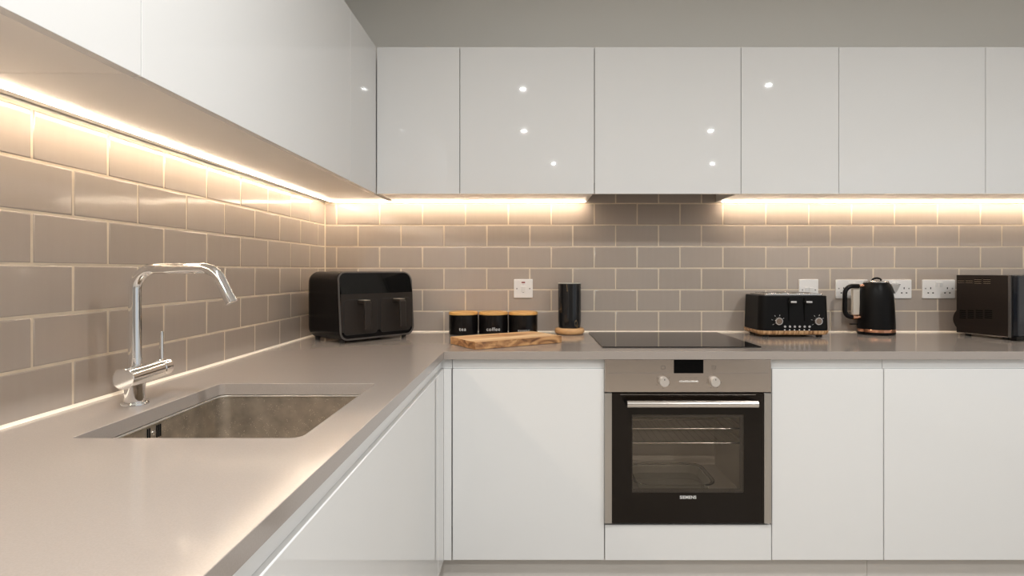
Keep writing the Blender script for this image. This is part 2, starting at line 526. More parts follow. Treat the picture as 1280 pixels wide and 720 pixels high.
def tiled(name, x_lines, rows, face, wall, parent):
    """running-bond tiles as real cushion-edged slabs; x_lines(row) gives the joints"""
    b = MB(); bm = b.bm
    lay = bm.verts.layers.float.new('shade') if False else None
    shades = []
    g = 0.0016
    for k, (z0, z1) in enumerate(rows):
        L = x_lines(k)
        for a, c in zip(L[:-1], L[1:]):
            if c - a < 0.012: continue
            n0 = len(bm.verts)
            t = bmesh.new(); bmesh.ops.create_cube(t, size=1.0)
            x0, x1, y0, y1 = a + g, c - g, 0.0, 0.012
            for v in t.verts:
                v.co = Vector(((x0 + x1) / 2 + v.co.x * (x1 - x0), (y0 + y1) / 2 + v.co.y * (y1 - y0), (z0 + z1) / 2 + v.co.z * (z1 - z0 - 2 * g)))
            front = [e for e in t.edges if all(abs(v.co.y - y0) < 1e-6 for v in e.verts)]
            bmesh.ops.bevel(t, geom=front, offset=0.0042, segments=3, profile=0.5, affect='EDGES')
            M = Matrix.Translation(((x0 + x1) / 2, 0, (z0 + z1) / 2)) @ Matrix.Rotation(random.uniform(-1, 1) * 0.0035, 4, 'Z') @ Matrix.Rotation(random.uniform(-1, 1) * 0.004, 4, 'X') @ Matrix.Translation((-(x0 + x1) / 2, 0, -(z0 + z1) / 2))
            b._take(t, M)
            bm.verts.ensure_lookup_table()
            shades += [random.random() * 0.35 + 0.2] * (len(bm.verts) - n0)
    if face == 'left':           # (x along wall, y depth, z) -> wall on the left: along = -y
        for v in bm.verts:
            v.co = Vector((LX - v.co.y, v.co.x, v.co.z))
        bmesh.ops.recalc_face_normals(bm, faces=bm.faces[:])
    o = b.build(name, M_tile, parent, smooth=60)
    at = o.data.attributes.new('shade', 'FLOAT', 'POINT')
    at.data.foreach_set('value', shades)
    return o


ROWP = 0.1008
rowz = [CZ + 0.315 - ROWP * (k + 1) for k in range(6)]
rows = [(max(z, WT + 0.002), z + ROWP) for z in rowz]


def back_lines(k):
    p = 0.2011
    off = 0.2989 + (0 if k % 2 == 0 else p / 2)
    L = [LX + 0.0]
    i = -8
    while True:
        x = off + p * i; i += 1
        if x <= LX + 0.012: continue
        if x >= XR: break
        L.append(x)
    L.append(XR)
    return L


def left_lines(k):
    p = 0.2003
    y = YC + 2.5155 - (0 if k % 2 == 0 else -p / 2)
    L = [0.0]
    while y > -4.2:
        L.append(y); y -= p
    return L[::-1]


def row_minus(k):
    return [x for x in back_lines(k + 1) if 0.15 < x < 1.1]


tiled('splashback_tile', back_lines, rows, 'back', None, wb)
ov = tiled('splashback_tile', lambda k: [0.0, 0.1984, 0.3995, 0.6006, 0.8017, 1.0028], [(CZ + 0.315, CZ + 0.315 + ROWP)], 'back', None, wb)
tiled('splashback_tile', left_lines, rows, 'left', None, wl)
MB().box(LX - 0.006, XR, 0.0012, 0.0092, WT - 0.02, CZ + 0.42).build('grout', M_grout, wb)
MB().box(LX - 0.0092, LX - 0.0012, -4.2, 0.0022, WT - 0.02, CZ + 0.318).build('grout', M_grout, wl)


def bead(p0, p1, a, b_, n=6, s=0.006):
    """concave strip of sealant in the corner between directions a and b_"""
    p0, p1, a, b_ = Vector(p0), Vector(p1), Vector(a), Vector(b_)
    pts = [Vector((0, 0, 0)), a * s]
    for i in range(1, n):
        th = PI / 2 * i / n
        pts.append((a + b_) * s * 0.5 + (a * (math.cos(th) - 0.5) + b_ * (math.sin(th) - 0.5)) * s * 0.35 + (a + b_) * 0)
    pts = [Vector((0, 0, 0)), a * s, (a + b_) * s * 0.40, b_ * s]
    return MB().loft([[p0 + q for q in pts], [p1 + q for q in pts]])


bead((LX, 0, WT), (XR, 0, WT), (0, -1, 0), (0, 0, 1)).build('sealant_bead', M_seal, wb)
bead((LX, -4.2, WT), (LX, 0, WT), (1, 0, 0), (0, 0, 1)).build('sealant_bead', M_seal, wl)
bead((LX, 0, WT), (LX, 0, UB), (1, 0, 0), (0, -1, 0), s=0.004).build('sealant_bead', M_grout, wl)

# ------------------------------------------------------------------ worktops
SX0, SX1, SY0, SY1 = -0.788, -0.3955, YC + 0.9895, YC + 1.466      # sink cut-out
hole = rrect(SX0, SX1, SY0, SY1, (0.020, 0.006, 0.012, 0.006), 8)
wt = plate([[(LX + 0.001, RUN_END), (LE, RUN_END), (LE, -0.0015), (LX + 0.001, -0.0015)], hole], WTB, WT, 0.0012)
tag(wt.build('worktop', M_quartz), 'warm grey quartz worktop of the left run with the sink cut into it', 'worktop')
wt = plate([[(LE + 0.0004, FE), (XR - 0.002, FE), (XR - 0.002, -0.0015), (LE + 0.0004, -0.0015)]], WTB, WT, 0.0012)
tag(wt.build('worktop', M_quartz), 'warm grey quartz worktop of the back run under hob, toaster and kettle', 'worktop')


# ------------------------------------------------------------------ cabinets
def base_unit(name, label, width, loc, rotz, door=True, joint_gap=0.0015, depth=0.60, extra=None):
    """unit seen from its front: local x 0..width, front face at y=0, body behind at +y"""
    t = thing(name, label, 'cabinet', loc, rotz)
    g = joint_gap
    c = MB()
    c.box(0.0008, width - 0.0008, 0.045, depth, DB + 0.004, WTB - 0.0005)
    c.build('body', M_carcass, t)
    MB().box(g, width - g, 0, 0.019, DB, DT, 0.0028, 3).build('door', M_gloss, t)
    ch = MB()                                       # grip channel: upright back, flat sole and a lip under the worktop
    ch.box(0.0006, width - 0.0006, 0.010, 0.0445, DT + 0.0006, WTB - 0.0006, 0.0008)
    ch.build('grip_channel', M_channel, t)
    return t


def plinth(x0, x1, ypl, label, M=None):
    o = MB().box(x0, x1, ypl, ypl + 0.016, 0.001, DB + 0.003, 0.001).build('plinth_board', M_plinth)
    tag(o, label, 'plinth')
    return o


# back run: x positions of the door joints
BX = [-0.2812, 0.2662, 0.8655, 1.2680, 1.8705, 2.4725, 3.0745]
lab = ['white gloss base cabinet between the inner corner and the oven', None,
       'narrow white gloss base cabinet right beside the oven, below the toaster',
       'wide white gloss base cabinet below the kettle and microwave', 'white gloss base cabinet past the frame edge', 'white gloss base cabinet near the right wall']
for i in (0, 2, 3):
    base_unit('base_cabinet', lab[i], BX[i + 1] - BX[i], (BX[i], DY, 0), 0)

# oven housing: a body with the low panel under the oven
t = thing('oven_housing', 'white oven housing cabinet with low gloss panel under the oven', 'cabinet', (BX[1], DY, 0))
W = BX[2] - BX[1]
PT = P(860, 656.3, 2.066).z
b = MB(); b.box(0.0008, 0.004, 0.03, 0.60, DB, WTB - 0.0005); b.box(W - 0.004, W - 0.0008, 0.03, 0.60, DB, WTB - 0.0005)
b.box(0.004, W - 0.004, 0.03, 0.60, DB + 0.002, DB + 0.018); b.box(0.004, W - 0.004, 0.59, 0.60, DB + 0.018, WTB - 0.0005)
b.box(0.004, W - 0.004, 0.03, 0.59, PT - 0.018, PT - 0.003)
b.build('body', M_carcass, t)
MB().box(0.0015, W - 0.0015, 0, 0.019, DB, PT, 0.0016, 3).build('panel', M_gloss, t)

# corner posts: one face in the left plane, one in the back plane
t = thing('corner_post', 'slim white gloss corner post between the two base cabinet runs', 'cabinet panel', (DX, DY, 0))
LJ = YC + 1.9446 - DY                                # joint of the left run, local y
MB().box(-0.019, 0, LJ + 0.0015, 0.019, DB, DT, 0.0012).build('panel', M_gloss, t)
MB().box(0.0003, BX[0] - DX - 0.002, 0.0, 0.019, DB, DT, 0.0012).build('panel', M_gloss, t)
b = plate([[(-0.044, LJ + 0.0006), (-0.010, LJ + 0.0006), (-0.010, 0.010), (BX[0] - DX - 0.001, 0.010), (BX[0] - DX - 0.001, 0.0445), (-0.044, 0.0445)]], DT + 0.0006, WTB - 0.0006, 0.0006)
b.build('grip_channel', M_channel, t)

# left run: fronts face +x
SINKW = 1.40
y_top = YC + 1.9446


def left_unit(label, y1, width, hollow=False):
    t = thing('base_cabinet', label, 'cabinet', (DX, y1, 0), PI / 2)
    # local x runs along world +y after the turn; keep local x in -width..0, local +y = world -x
    c = MB()
    if hollow:
        c.box(-width + 0.0008, -width + 0.018, 0.045, 0.63, DB + 0.004, WTB - 0.0005)
        c.box(-0.018, -0.0008, 0.045, 0.63, DB + 0.004, WTB - 0.0005)
        c.box(-width + 0.018, -0.018, 0.045, 0.63, DB + 0.004, DB + 0.02)
    else:
        c.box(-width + 0.0008, -0.0008, 0.045, 0.63, DB + 0.004, WTB - 0.0005)
    c.build('body', M_carcass, t)
    MB().box(-width + 0.0008, -0.0008, 0, 0.019, DB, DT, 0.0028, 3).build('door', M_gloss, t)
    ch = MB()
    ch.box(-width + 0.0006, -0.0006, 0.010, 0.0445, DT + 0.0006, WTB - 0.0006, 0.0008)
    ch.build('grip_channel', M_channel, t)
    return t


left_unit('wide white gloss base cabinet under the steel sink', y_top, SINKW, True)
left_unit('white gloss base cabinet at the near end of the sink run', y_top - SINKW, 0.5)

tag(MB().box(DX - 0.052, P(1084, 710, 2.11).x - 0.0006, DY + 0.045, DY + 0.061, 0.001, DB + 0.003, 0.0008).build('plinth_board', M_plinth),
    'long beige plinth board below the cabinets either side of the oven', 'plinth')
tag(MB().box(P(1084, 710, 2.11).x + 0.0006, XR - 0.002, DY + 0.045, DY + 0.061, 0.001, DB + 0.003, 0.0008).build('plinth_board', M_plinth),
    'beige plinth board below the cabinets at the kettle end', 'plinth')
tag(MB().box(DX - 0.064, DX - 0.052, RUN_END + 0.05, DY + 0.045, 0.001, DB + 0.003, 0.0008).build('plinth_board', M_plinth),
    'beige plinth board below the sink cabinets', 'plinth')

# ---- wall cabinets
def wall_unit(name, label, width, loc, rotz, depth=0.324, lift=0.0, gap=0.0013):
    t = thing(name, label, 'wall cabinet', loc, rotz)
    MB().box(-width + 0.0006, -0.0006, 0.021, depth, UB + lift, UT - 0.001, 0.0006).build('body', M_carcass, t)
    MB().box(-width + gap, -gap, 0, 0.019, UDB, UT, 0.0012, 2).build('door', M_gloss, t)
    return t


XU = [-0.6325, -0.2905, 0.2635, 0.8670, 1.2690, 1.8730, 2.4760]
ul = ['narrow white gloss wall cabinet in the inner corner', 'white gloss wall cabinet above the tea and coffee tins',
      'white gloss wall cabinet above the hob, housing the extractor', 'narrow white gloss wall cabinet above the toaster',
      'wide white gloss wall cabinet above the kettle', 'white gloss wall cabinet above the microwave']
for i in range(6):
    wall_unit('wall_cabinet', ul[i], XU[i + 1] - XU[i], (XU[i + 1], UY, 0), 0, lift=0.07 if i == 2 else 0.0, gap=0.0016 if i in (1, 2) else 0.001)
UJ = [YC + 2.37, YC + 2.03, YC + 0.939, YC + 0.339, YC - 0.261, YC - 0.861]
vl = ['slim white gloss wall cabinet of the sink run next to the corner', 'very wide white gloss wall cabinet above sink and tap',
      'white gloss wall cabinet above the near worktop, topmost at the left edge', 'white gloss wall cabinet beside the viewer', 'white gloss wall cabinet behind the viewer']
for i in range(3):
    wall_unit('wall_cabinet', vl[i], UJ[i] - UJ[i + 1], (UX, UJ[i], 0), PI / 2, gap=0.0008)
# blind corner box that closes the underside behind both runs
tag(MB().box(LX + 0.001, UX - 0.021 - 0.0015, UY + 0.0, -0.001, UB, UT - 0.001).build('corner_cabinet_box', M_carcass),
    'blind cream corner box joining both rows of wall cabinets', 'wall cabinet')
for o in list(bpy.data.objects):
    if o.name.startswith('corner_cabinet_box'): o.name = 'corner_cabinet'

# extractor inside the hob cabinet
t = thing('extractor_hood', 'dark extractor hood recessed under the cabinet above the hob', 'extractor hood', ((XU[2] + XU[3]) / 2, UY + 0.17, UB + 0.0695))
hw = (XU[3] - XU[2]) / 2 - 0.02
MB().box(-hw, hw, -0.14, 0.14, -0.02, 0, 0.002).build('housing', M_black_satin, t)
fb = MB()
for k in range(14): fb.box(-hw + 0.03, hw - 0.03, -0.12 + k * 0.017, -0.112 + k * 0.017, -0.0235, -0.0198)
fb.build('filter', M_silver, t)

# ---- LED lines under the wall cabinets
M_led_x = led_mat('X', 1); M_led_y = led_mat('Y', 1)


def led_line(label, p0, p1, axis):
    t = thing('led_strip_light', label, 'strip light', (p0[0], p0[1], UB))
    L = (p1[0] - p0[0]) if axis == 'X' else (p1[1] - p0[1])
    h = 0.0075
    if axis == 'X':
        c = MB().box(0, L, -h + 0.001, h - 0.001, -0.0018, -0.0002, 0.0003); d = MB().box(0.001, L - 0.001, -h + 0.0012, h - 0.0012, -0.0042, -0.0019, 0.0010, 2)
    else:
        c = MB().box(-h + 0.001, h - 0.001, 0, L, -0.0018, -0.0002, 0.0003); d = MB().box(-h + 0.0012, h - 0.0012, 0.001, L - 0.001, -0.0042, -0.0019, 0.0010, 2)
    c.build('channel', M_silver, t)
    d.build('light_cover', M_led_x if axis == 'X' else M_led_y, t)
    return t


LEDX = LX + 0.046
led_line('warm lit LED strip under the sink-side wall cabinets', (LEDX, RUN_END + 0.2), (LEDX, -0.045), 'Y')
led_line('warm lit LED strip under wall cabinets from corner to hob', (LX + 0.05, -0.034), (XU[2] - 0.008, -0.034), 'X')
led_line('warm lit LED strip under wall cabinets above toaster and kettle', (XU[3] + 0.02, -0.034), (XU[6] - 0.01, -0.034), 'X')

# ------------------------------------------------------------------ downlights
spots = [(-0.055, 0.54), (1.70, 0.63), (-0.06, -0.72), (1.71, -0.72), (0.287, -2.38), (2.25, -2.38), (0.28, -4.0), (2.2, -4.0)]
sl = ['recessed ceiling downlight nearest the sink, first row from the back wall', 'recessed ceiling downlight nearest the microwave, first row from the back wall',
      'recessed ceiling downlight on the sink side, second row', 'recessed ceiling downlight on the microwave side, second row',
      'recessed ceiling downlight on the sink side, third row', 'recessed ceiling downlight on the microwave side, third row',
      'recessed ceiling downlight on the sink side, last row', 'recessed ceiling downlight on the microwave side, last row']
M_lens = mat('downlight_lens', (0.9, 0.9, 0.9), rough=0.4, emit=DOWNLIGHT_COL, estr=18.0)
for i, (x, d) in enumerate(spots):
    t = thing('ceiling_downlight', sl[i], 'ceiling light', (x, YC + d, CEIL_Z), 0, 'ceiling downlights')
    MB().lathe([(0.0195, -0.0005), (0.0195, -0.004), (0.030, -0.006), (0.045, -0.004), (0.045, -0.0005)], 40, cap=(False, False)).build('rim', M_white_plastic, t)
    MB().lathe([(0.019, -0.0008), (0.019, -0.003)], 40).build('lens', M_lens, t)
    la = bpy.data.lights.new('downlight_lamp', 'AREA'); la.shape = 'DISK'; la.size = 0.036
    la.energy = DOWNLIGHT_W; la.color = DOWNLIGHT_COL
    lo = bpy.data.objects.new('downlight_lamp', la); COL.objects.link(lo); lo.parent = t; lo.location = (0, 0, -0.008)

# ------------------------------------------------------------------ sink
t = thing('sink', 'stainless steel undermount sink set in the left worktop', 'sink', ((SX0 + SX1) / 2, (SY0 + SY1) / 2, WTB - 0.2))
cx0, cx1, cy0, cy1 = SX0 - t.location.x, SX1 - t.location.x, SY0 - t.location.y, SY1 - t.location.y


def ring(ins, z, r):
    return [(x, y, z) for x, y in rrect(cx0 + ins, cx1 - ins, cy0 + ins, cy1 - ins, r, 8)]


b = MB().loft([ring(-0.02, 0.1994, 0.03), ring(-0.02, 0.1985, 0.03), ring(-0.0005, 0.1985, 0.028)][:1] + [ring(0.0012, 0.1994, 0.028), ring(0.0012, 0.1975, 0.028), ring(0.0005, 0.196, 0.028), ring(0.001, 0.03, 0.028), ring(0.006, 0.012, 0.030), ring(0.018, 0.003, 0.035), ring(0.04, 0.0, 0.04)], cap=(False, True))
bmesh.ops.reverse_faces(b.bm, faces=b.bm.faces[:])
b.build('bowl', M_sink, t, smooth=50)
# bright folded rim just under the stone
o = [(x, y) for x, y in rrect(cx0 - 0.001, cx1 + 0.001, cy0 - 0.001, cy1 + 0.001, 0.028, 8)]
i_ = [(x, y) for x, y in rrect(cx0 + 0.003, cx1 - 0.003, cy0 + 0.003, cy1 - 0.003, 0.026, 8)]
xf(plate([o, i_], 0.1955, 0.1992, 0.0006), Matrix.Identity(4)).build('rim', mat('bright_steel_rim', (0.85, 0.83, 0.78), rough=0.25, metal=0.7), t)
# overflow slots on the wall beneath the tap
oy = YC + 1.205 - t.location.y; oz = 0.2 - 0.0
zc = P(200, 539, 1.215).z - t.location.z
for k, dy in enumerate((-0.021, -0.0145, 0.0085, 0.0145, 0.0205)):
    hh = 0.013
    ofl = MB().box(cx0 + 0.0002, cx0 + 0.0022, oy + dy - 0.0011, oy + dy + 0.0011, zc - hh, zc + hh, 0.0004)
    ofl.build('overflow_slot', M_hole, t)
MB().cyl((cx0 + 0.0005, oy - 0.003, zc), (cx0 + 0.0042, oy - 0.003, zc), 0.0048, 0.0045, 20, 0.0005).build('overflow_screw', M_chrome, t)
MB().lathe([(0.045, 0.0005), (0.045, 0.003), (0.036, 0.0035), (0.030, 0.0012)], 40).build('drain', M_chrome, t)

# ------------------------------------------------------------------ tap
tb = P(168.7, 505.2, 1.24)
t = thing('kitchen_tap', 'tall chrome swan-neck kitchen tap with side lever beside the sink', 'tap', (tb.x, tb.y, WT))
MB().lathe([(0.0262, 0.0002), (0.0262, 0.0035), (0.0245, 0.006), (0.0200, 0.0065)], 48).build('base_flange', M_chrome, t)
MB().lathe([(0.0195, 0.006), (0.0195, 0.062)], 48).build('column', M_chrome, t)
hz = 0.0655
x0 = P(153.8, 474, 1.175).x - tb.x; x1 = x0 - 0.016
y0 = 1.175 - 1.24; y1 = 1.300 - 1.24; y2 = 1.335 - 1.24
xa = lambda y: x0 + (x1 - x0) * (y - y0) / (y2 - y0)
b = MB().cyl((xa(y0), y0, hz), (xa(y1), y1, hz), 0.0212, 0.0212, 56, 0.0010)
b.build('mixer_body', M_chrome, t)
MB().cyl((xa(y1 + .001), y1 + .0012, hz), (xa(y2), y2, hz), 0.0212, 0.0205, 56, 0.002).build('lever_cap', M_chrome, t)
lx, ly = xa(1.32 - 1.24), 1.32 - 1.24
MB().cyl((lx, ly, hz + 0.02), (lx, ly, hz + 0.083), 0.0042, 0.0042, 24, 0.0008).build('lever', M_chrome, t)
top = P(220, 335.6, 1.24).z - WT
xe = P(262, 336, 1.24).x - tb.x
xt, zt = P(288.5, 376.5, 1.24).x - tb.x, P(288.5, 376.5, 1.24).z - WT
cxk = P(268, 336, 1.24).x - tb.x
path = fillet([(0, 0, 0.095), (0, 0, top), (cxk, 0, top), (xt, 0, zt)], [0.045, 0.042], 12)
path = [Vector((0, 0, hz + 0.017))] + path
b = MB().tube(path, [0.0128 if p.z < top - 0.05 and p.x < 0.02 else 0.0118 for p in path], 32)
b.build('spout', M_chrome, t, smooth=60)
dv = (Vector((xt, 0, zt)) - path[-2]).normalized()
MB().cyl(Vector((xt, 0, zt)) - dv * 0.012, Vector((xt, 0, zt)) + dv * 0.004, 0.0122, 0.0122, 32, 0.0006).build('aerator', M_chrome, t)
MB().lathe([(0.0136, hz + 0.017), (0.0136, hz + 0.034), (0.0130, hz + 0.0345)], 40).build('collar', M_chrome, t)

# ------------------------------------------------------------------ air fryer
AW, AD, AH = 0.362, 0.270, 0.284
fl = Vector((-0.7426, YC + 2.237, WT))
ANG = math.radians(50)
t = thing('air_fryer', 'black two-drawer air fryer standing diagonally in the corner', 'air fryer', fl, ANG)


def afring(y, ins, r, lean=1.0):
    out = []
    for x, z in rrect(ins, AW - ins, 0.011 + ins, AH - ins, r, 8):
        yy = y
        if lean: yy += lean * 0.024 * max(0.0, (z - 0.19) / 0.095)
        out.append((x, yy, z))
    return out


b = MB().loft([afring(0.004, 0.006, 0.034), afring(0.0, 0.003, 0.036), afring(0.0, 0.0, 0.038), afring(0.012, 0.0, 0.038, 0.9)] +
              [afring(AD - 0.055, 0.0, 0.038, 0.0), afring(AD - 0.035, 0.004, 0.038, 0.0), afring(AD - 0.015, 0.014, 0.04, 0.0), afring(AD - 0.003, 0.030, 0.045, 0.0), afring(AD, 0.05, 0.05, 0.0)])
b.build('body', M_black_satin, t, smooth=50)
# grey front frame
fo = rrect(0.001, AW - 0.001, 0.012, AH - 0.001, 0.037, 8); fi = rrect(0.0075, AW - 0.0075, 0.0185, AH - 0.006, 0.031, 8)
b = plate([fo, fi], -0.0, 0.004, 0.0006); xf(b, UP)
for v in b.bm.verts: v.co.y += 0.024 * max(0.0, (v.co.z - 0.19) / 0.095)
bmesh.ops.subdivide_edges(b.bm, edges=[e for e in b.bm.edges if abs(e.verts[0].co.z - e.verts[1].co.z) > 0.05], cuts=6)
b.build('front_frame', mat('dark_grey_trim', (0.075, 0.066, 0.060), rough=0.35), t)
# sloping gloss control panel
zp = 0.195
ol = [(0.008, zp), (AW - 0.008, zp)] + arc(AW - 0.008 - 0.03, AH - 0.006 - 0.03, 0.03, 0, PI / 2, 8) + arc(0.038, AH - 0.036, 0.03, PI / 2, PI, 8)
b = plate([ol], 0, 0.003, 0.0004); xf(b, UP)
for v in b.bm.verts: v.co.y += 0.024 * (v.co.z - 0.19) / 0.095 - 0.0004
b.build('control_panel', M_black_gloss, t)
M_af_front = mat('charcoal_plastic', (0.026, 0.021, 0.018), rough=0.38, spec=0.22)
MB().box(0.0075, AW - 0.0075, -0.0015, 0.003, 0.045, zp - 0.0005, 0.0008).build('front_panel', M_af_front, t)
for k, u0 in enumerate((0.018, 0.187)):
    dw = 0.157
    pl = plate([rrect(u0, u0 + dw, 0.032, 0.174, 0.016, 6)], 0.0016, 0.0024, 0.0002); xf(pl, UP)
    gr = pl.build('drawer_gap', M_black_rubber, t)
    pl = plate([rrect(u0 + 0.002, u0 + dw - 0.002, 0.034, 0.172, 0.015, 6)], 0.001, 0.0042, 0.0012); xf(pl, UP)
    dr = pl.build('drawer', M_af_front, t)
    uc = u0 + dw * 0.50
    arm = fillet([(uc, 0, 0.163), (uc, -0.046, 0.163), (uc, -0.050, 0.055)], 0.008, 6)
    h = MB()
    rings = []
    n = len(arm)
    for i, p in enumerate(arm):
        tn = (arm[min(i + 1, n - 1)] - arm[max(i - 1, 0)]).normalized()
        nx = Vector((1, 0, 0)); nn = tn.cross(nx).normalized()
        wd = 0.0155 if p.y < -0.03 else 0.017; th = 0.0065
        rings.append([p + nx * a * wd + nn * c * th for a, c in ((-1, -0.6), (-0.8, -1), (0.8, -1), (1, -0.6), (1, 0.6), (0.8, 1), (-0.8, 1), (-1, 0.6))])
    h.loft(rings)
    h.build('handle', M_af_front, dr, smooth=30)
    cp = plate([rrect(uc - 0.0155, uc + 0.0155, 0.0, 0.046, 0.004, 4)], 0, 0.0012, 0.0003)
    xf(cp, Matrix.Translation((0, -0.0475, 0.1697)))
    cp.build('handle_cap', mat('warm_silver', (0.62, 0.55, 0.46), rough=0.35, metal=0.3), dr)
for fx, fy in ((0.03, 0.03), (AW - 0.03, 0.03), (0.03, AD - 0.06), (AW - 0.03, AD - 0.06), (0.09, AD / 2)):
    MB().cyl((fx, fy, 0.0004), (fx, fy, 0.016), 0.010, 0.012, 20).build('foot', M_black_rubber, t)

# ------------------------------------------------------------------ tins
M_tin = mat('black_tin', (0.006, 0.005, 0.005), rough=0.25, spec=0.3)
TR = 0.0655
for i, (word, px) in enumerate((('tea', 579.3), ('coffee', 616.7), ('sugar', 653.9))):
    X = (px - CX) * 2.626 / F
    nb = ('black storage tin marked tea with bamboo lid, next to the air fryer', 'black storage tin marked coffee with bamboo lid, middle of three',
          'black storage tin marked sugar with bamboo lid, partly behind the chopping board')[i]
    t = thing('storage_tin', nb, 'storage tin', (X, YC + 2.626, WT), 0, 'black storage tins with bamboo lids')
    MB().lathe([(TR - 0.003, 0.0003), (TR - 0.0008, 0.0015), (TR, 0.004), (TR, 0.088)], 64).build('can', M_tin, t)
    MB().lathe([(TR + 0.0002, 0.0885), (TR + 0.001, 0.0895), (TR + 0.001, 0.097), (TR - 0.001, 0.1005), (TR - 0.006, 0.1018)], 64).build('lid', M_bamboo, t)
    a = math.atan2(X, 2.626)                 # the words face the camera side of each tin
    T = Matrix.Translation((0.004, -TR - 0.0004, {'tea': 0.0265, 'coffee': 0.0262, 'sugar': 0.0200}[word])) @ UP
    text(word, 0.0225, M_white_ink, 'label_word', t, T, 0.0002, 1.15, 0.0, bend=TR + 0.0003)

# ------------------------------------------------------------------ chopping board
bfl = Vector((-0.2029, YC + 2.087, WT)); bang = math.atan2(0.209, 0.330)
t0 = thing('chopping_board', 'thick olive wood chopping board lying askew in front of the tins', 'chopping board', bfl, bang)
random.seed(3)
ol = []
L, D = 0.391, 0.215


def wav(a, b_, n, amp):
    pts = []
    for i in range(n):
        s = i / n
        nx, ny = -(b_[1] - a[1]), b_[0] - a[0]; q = math.hypot(nx, ny)
        o_ = random.uniform(-amp, amp) if i else 0
        pts.append((a[0] + (b_[0] - a[0]) * s + nx / q * o_, a[1] + (b_[1] - a[1]) * s + ny / q * o_))
    return pts


ol = wav((0.004, 0.002), (0.12, -0.004), 3, 0.001) + wav((0.12, -0.004), (0.20, 0.003), 4, 0.0012) + wav((0.20, 0.003), (L - 0.004, 0.0), 6, 0.0018) + \
     wav((L - 0.001, 0.004), (L, D - 0.01), 3, 0.001) + wav((L - 0.008, D), (0.01, D - 0.002), 6, 0.002) + wav((0, D - 0.008), (0, 0.006), 4, 0.001)
plate([ol], 0.0004, 0.0285, 0.0018).build('board', M_board, t0)

# ------------------------------------------------------------------ marble cooler on a wooden base
X = (711.9 - CX) * 2.625 / F
t = thing('marble_cooler', 'tall black marble cylinder standing on a round wooden base beside the hob', 'wine cooler', (X, YC + 2.625, WT))
MB().lathe([(0.058, 0.0004), (0.0645, 0.005), (0.0675, 0.012), (0.0670, 0.021), (0.0635, 0.0265), (0.058, 0.0285)], 64).build('wooden_base', M_beech, t)
MB().lathe([(0.047, 0.0288), (0.0490, 0.030), (0.0520, 0.06), (0.0522, 0.18), (0.0518, 0.2285), (0.046, 0.2285), (0.045, 0.10), (0.01, 0.095)], 64).build('cylinder', M_marble, t)
MB().lathe([(0.0519, 0.2287), (0.0522, 0.2315), (0.050, 0.2325), (0.0455, 0.2325), (0.0455, 0.2287)], 64, cap=(False, False)).build('rim', mat('pale_cut_rim', (0.45, 0.43, 0.38), rough=0.3), t)

# ------------------------------------------------------------------ hob
hx0, hx1 = (753 - CX) * 2.148 / F, (952 - CX) * 2.148 / F
t = thing('induction_hob', 'black glass hob set into the back worktop above the oven', 'hob', ((hx0 + hx1) / 2, YC + 2.40, WT))
hw = (hx1 - hx0) / 2
plate([rrect(-hw, hw, YC + 2.148 - t.location.y, YC + 2.66 - t.location.y, 0.004, 4)], 0.0003, 0.0042, 0.0006).build('glass', mat('black_hob_glass', (0.008, 0.007, 0.008), rough=0.03, spec=0.6), t)
# ------------------------------------------------------------------ oven
OD = 2.052
oY = YC + OD


def O(px, py, d=OD):
    p = P(px, py, d); return p.x - oc.x, p.z - oc.z


oc = Vector((P(860, 500, OD).x, oY, P(860, 655, OD).z))
t = thing('built_in_oven', 'stainless steel built-in oven with black glass door under the hob', 'oven', oc)
s = F / OD
hw = 0.2965
zt = WTB - 0.0008 - oc.z
zf = O(860, 490.3)[1]; zg = O(860, 491.6)[1]; zb = 0.0018
# control fascia, with the screen let in
xs0, _ = O(842.3, 0); xs1, _ = O(879.2, 0); zs = O(0, 466.6)[1]
fas = MB().box(-hw, hw, 0, 0.022, zf, zt, 0.0015, 3)
fas = fas.build('control_fascia', M_steel, t)
zl = O(0, 466.2)[1]
MB().box(-hw + 0.012, xs0 - 0.001, -0.0003, 0.0006, zl - 0.0005, zl + 0.0005).build('groove', M_screw, fas)
MB().box(xs1 + 0.001, hw - 0.012, -0.0003, 0.0006, zl - 0.0005, zl + 0.0005).build('groove', M_screw, fas)
pl = plate([rrect(xs0, xs1, zs, zt - 0.0004, (0.002, 0.0004, 0.0004, 0.002), 4)], 0.0, 0.0012, 0.0003); xf(pl, UP)
pl.build('display', mat('black_display', (0.003, 0.003, 0.003), rough=0.1, spec=0.08), fas)
M_knob = mat('satin_knob', (0.66, 0.61, 0.56), rough=0.35, metal=0.55)
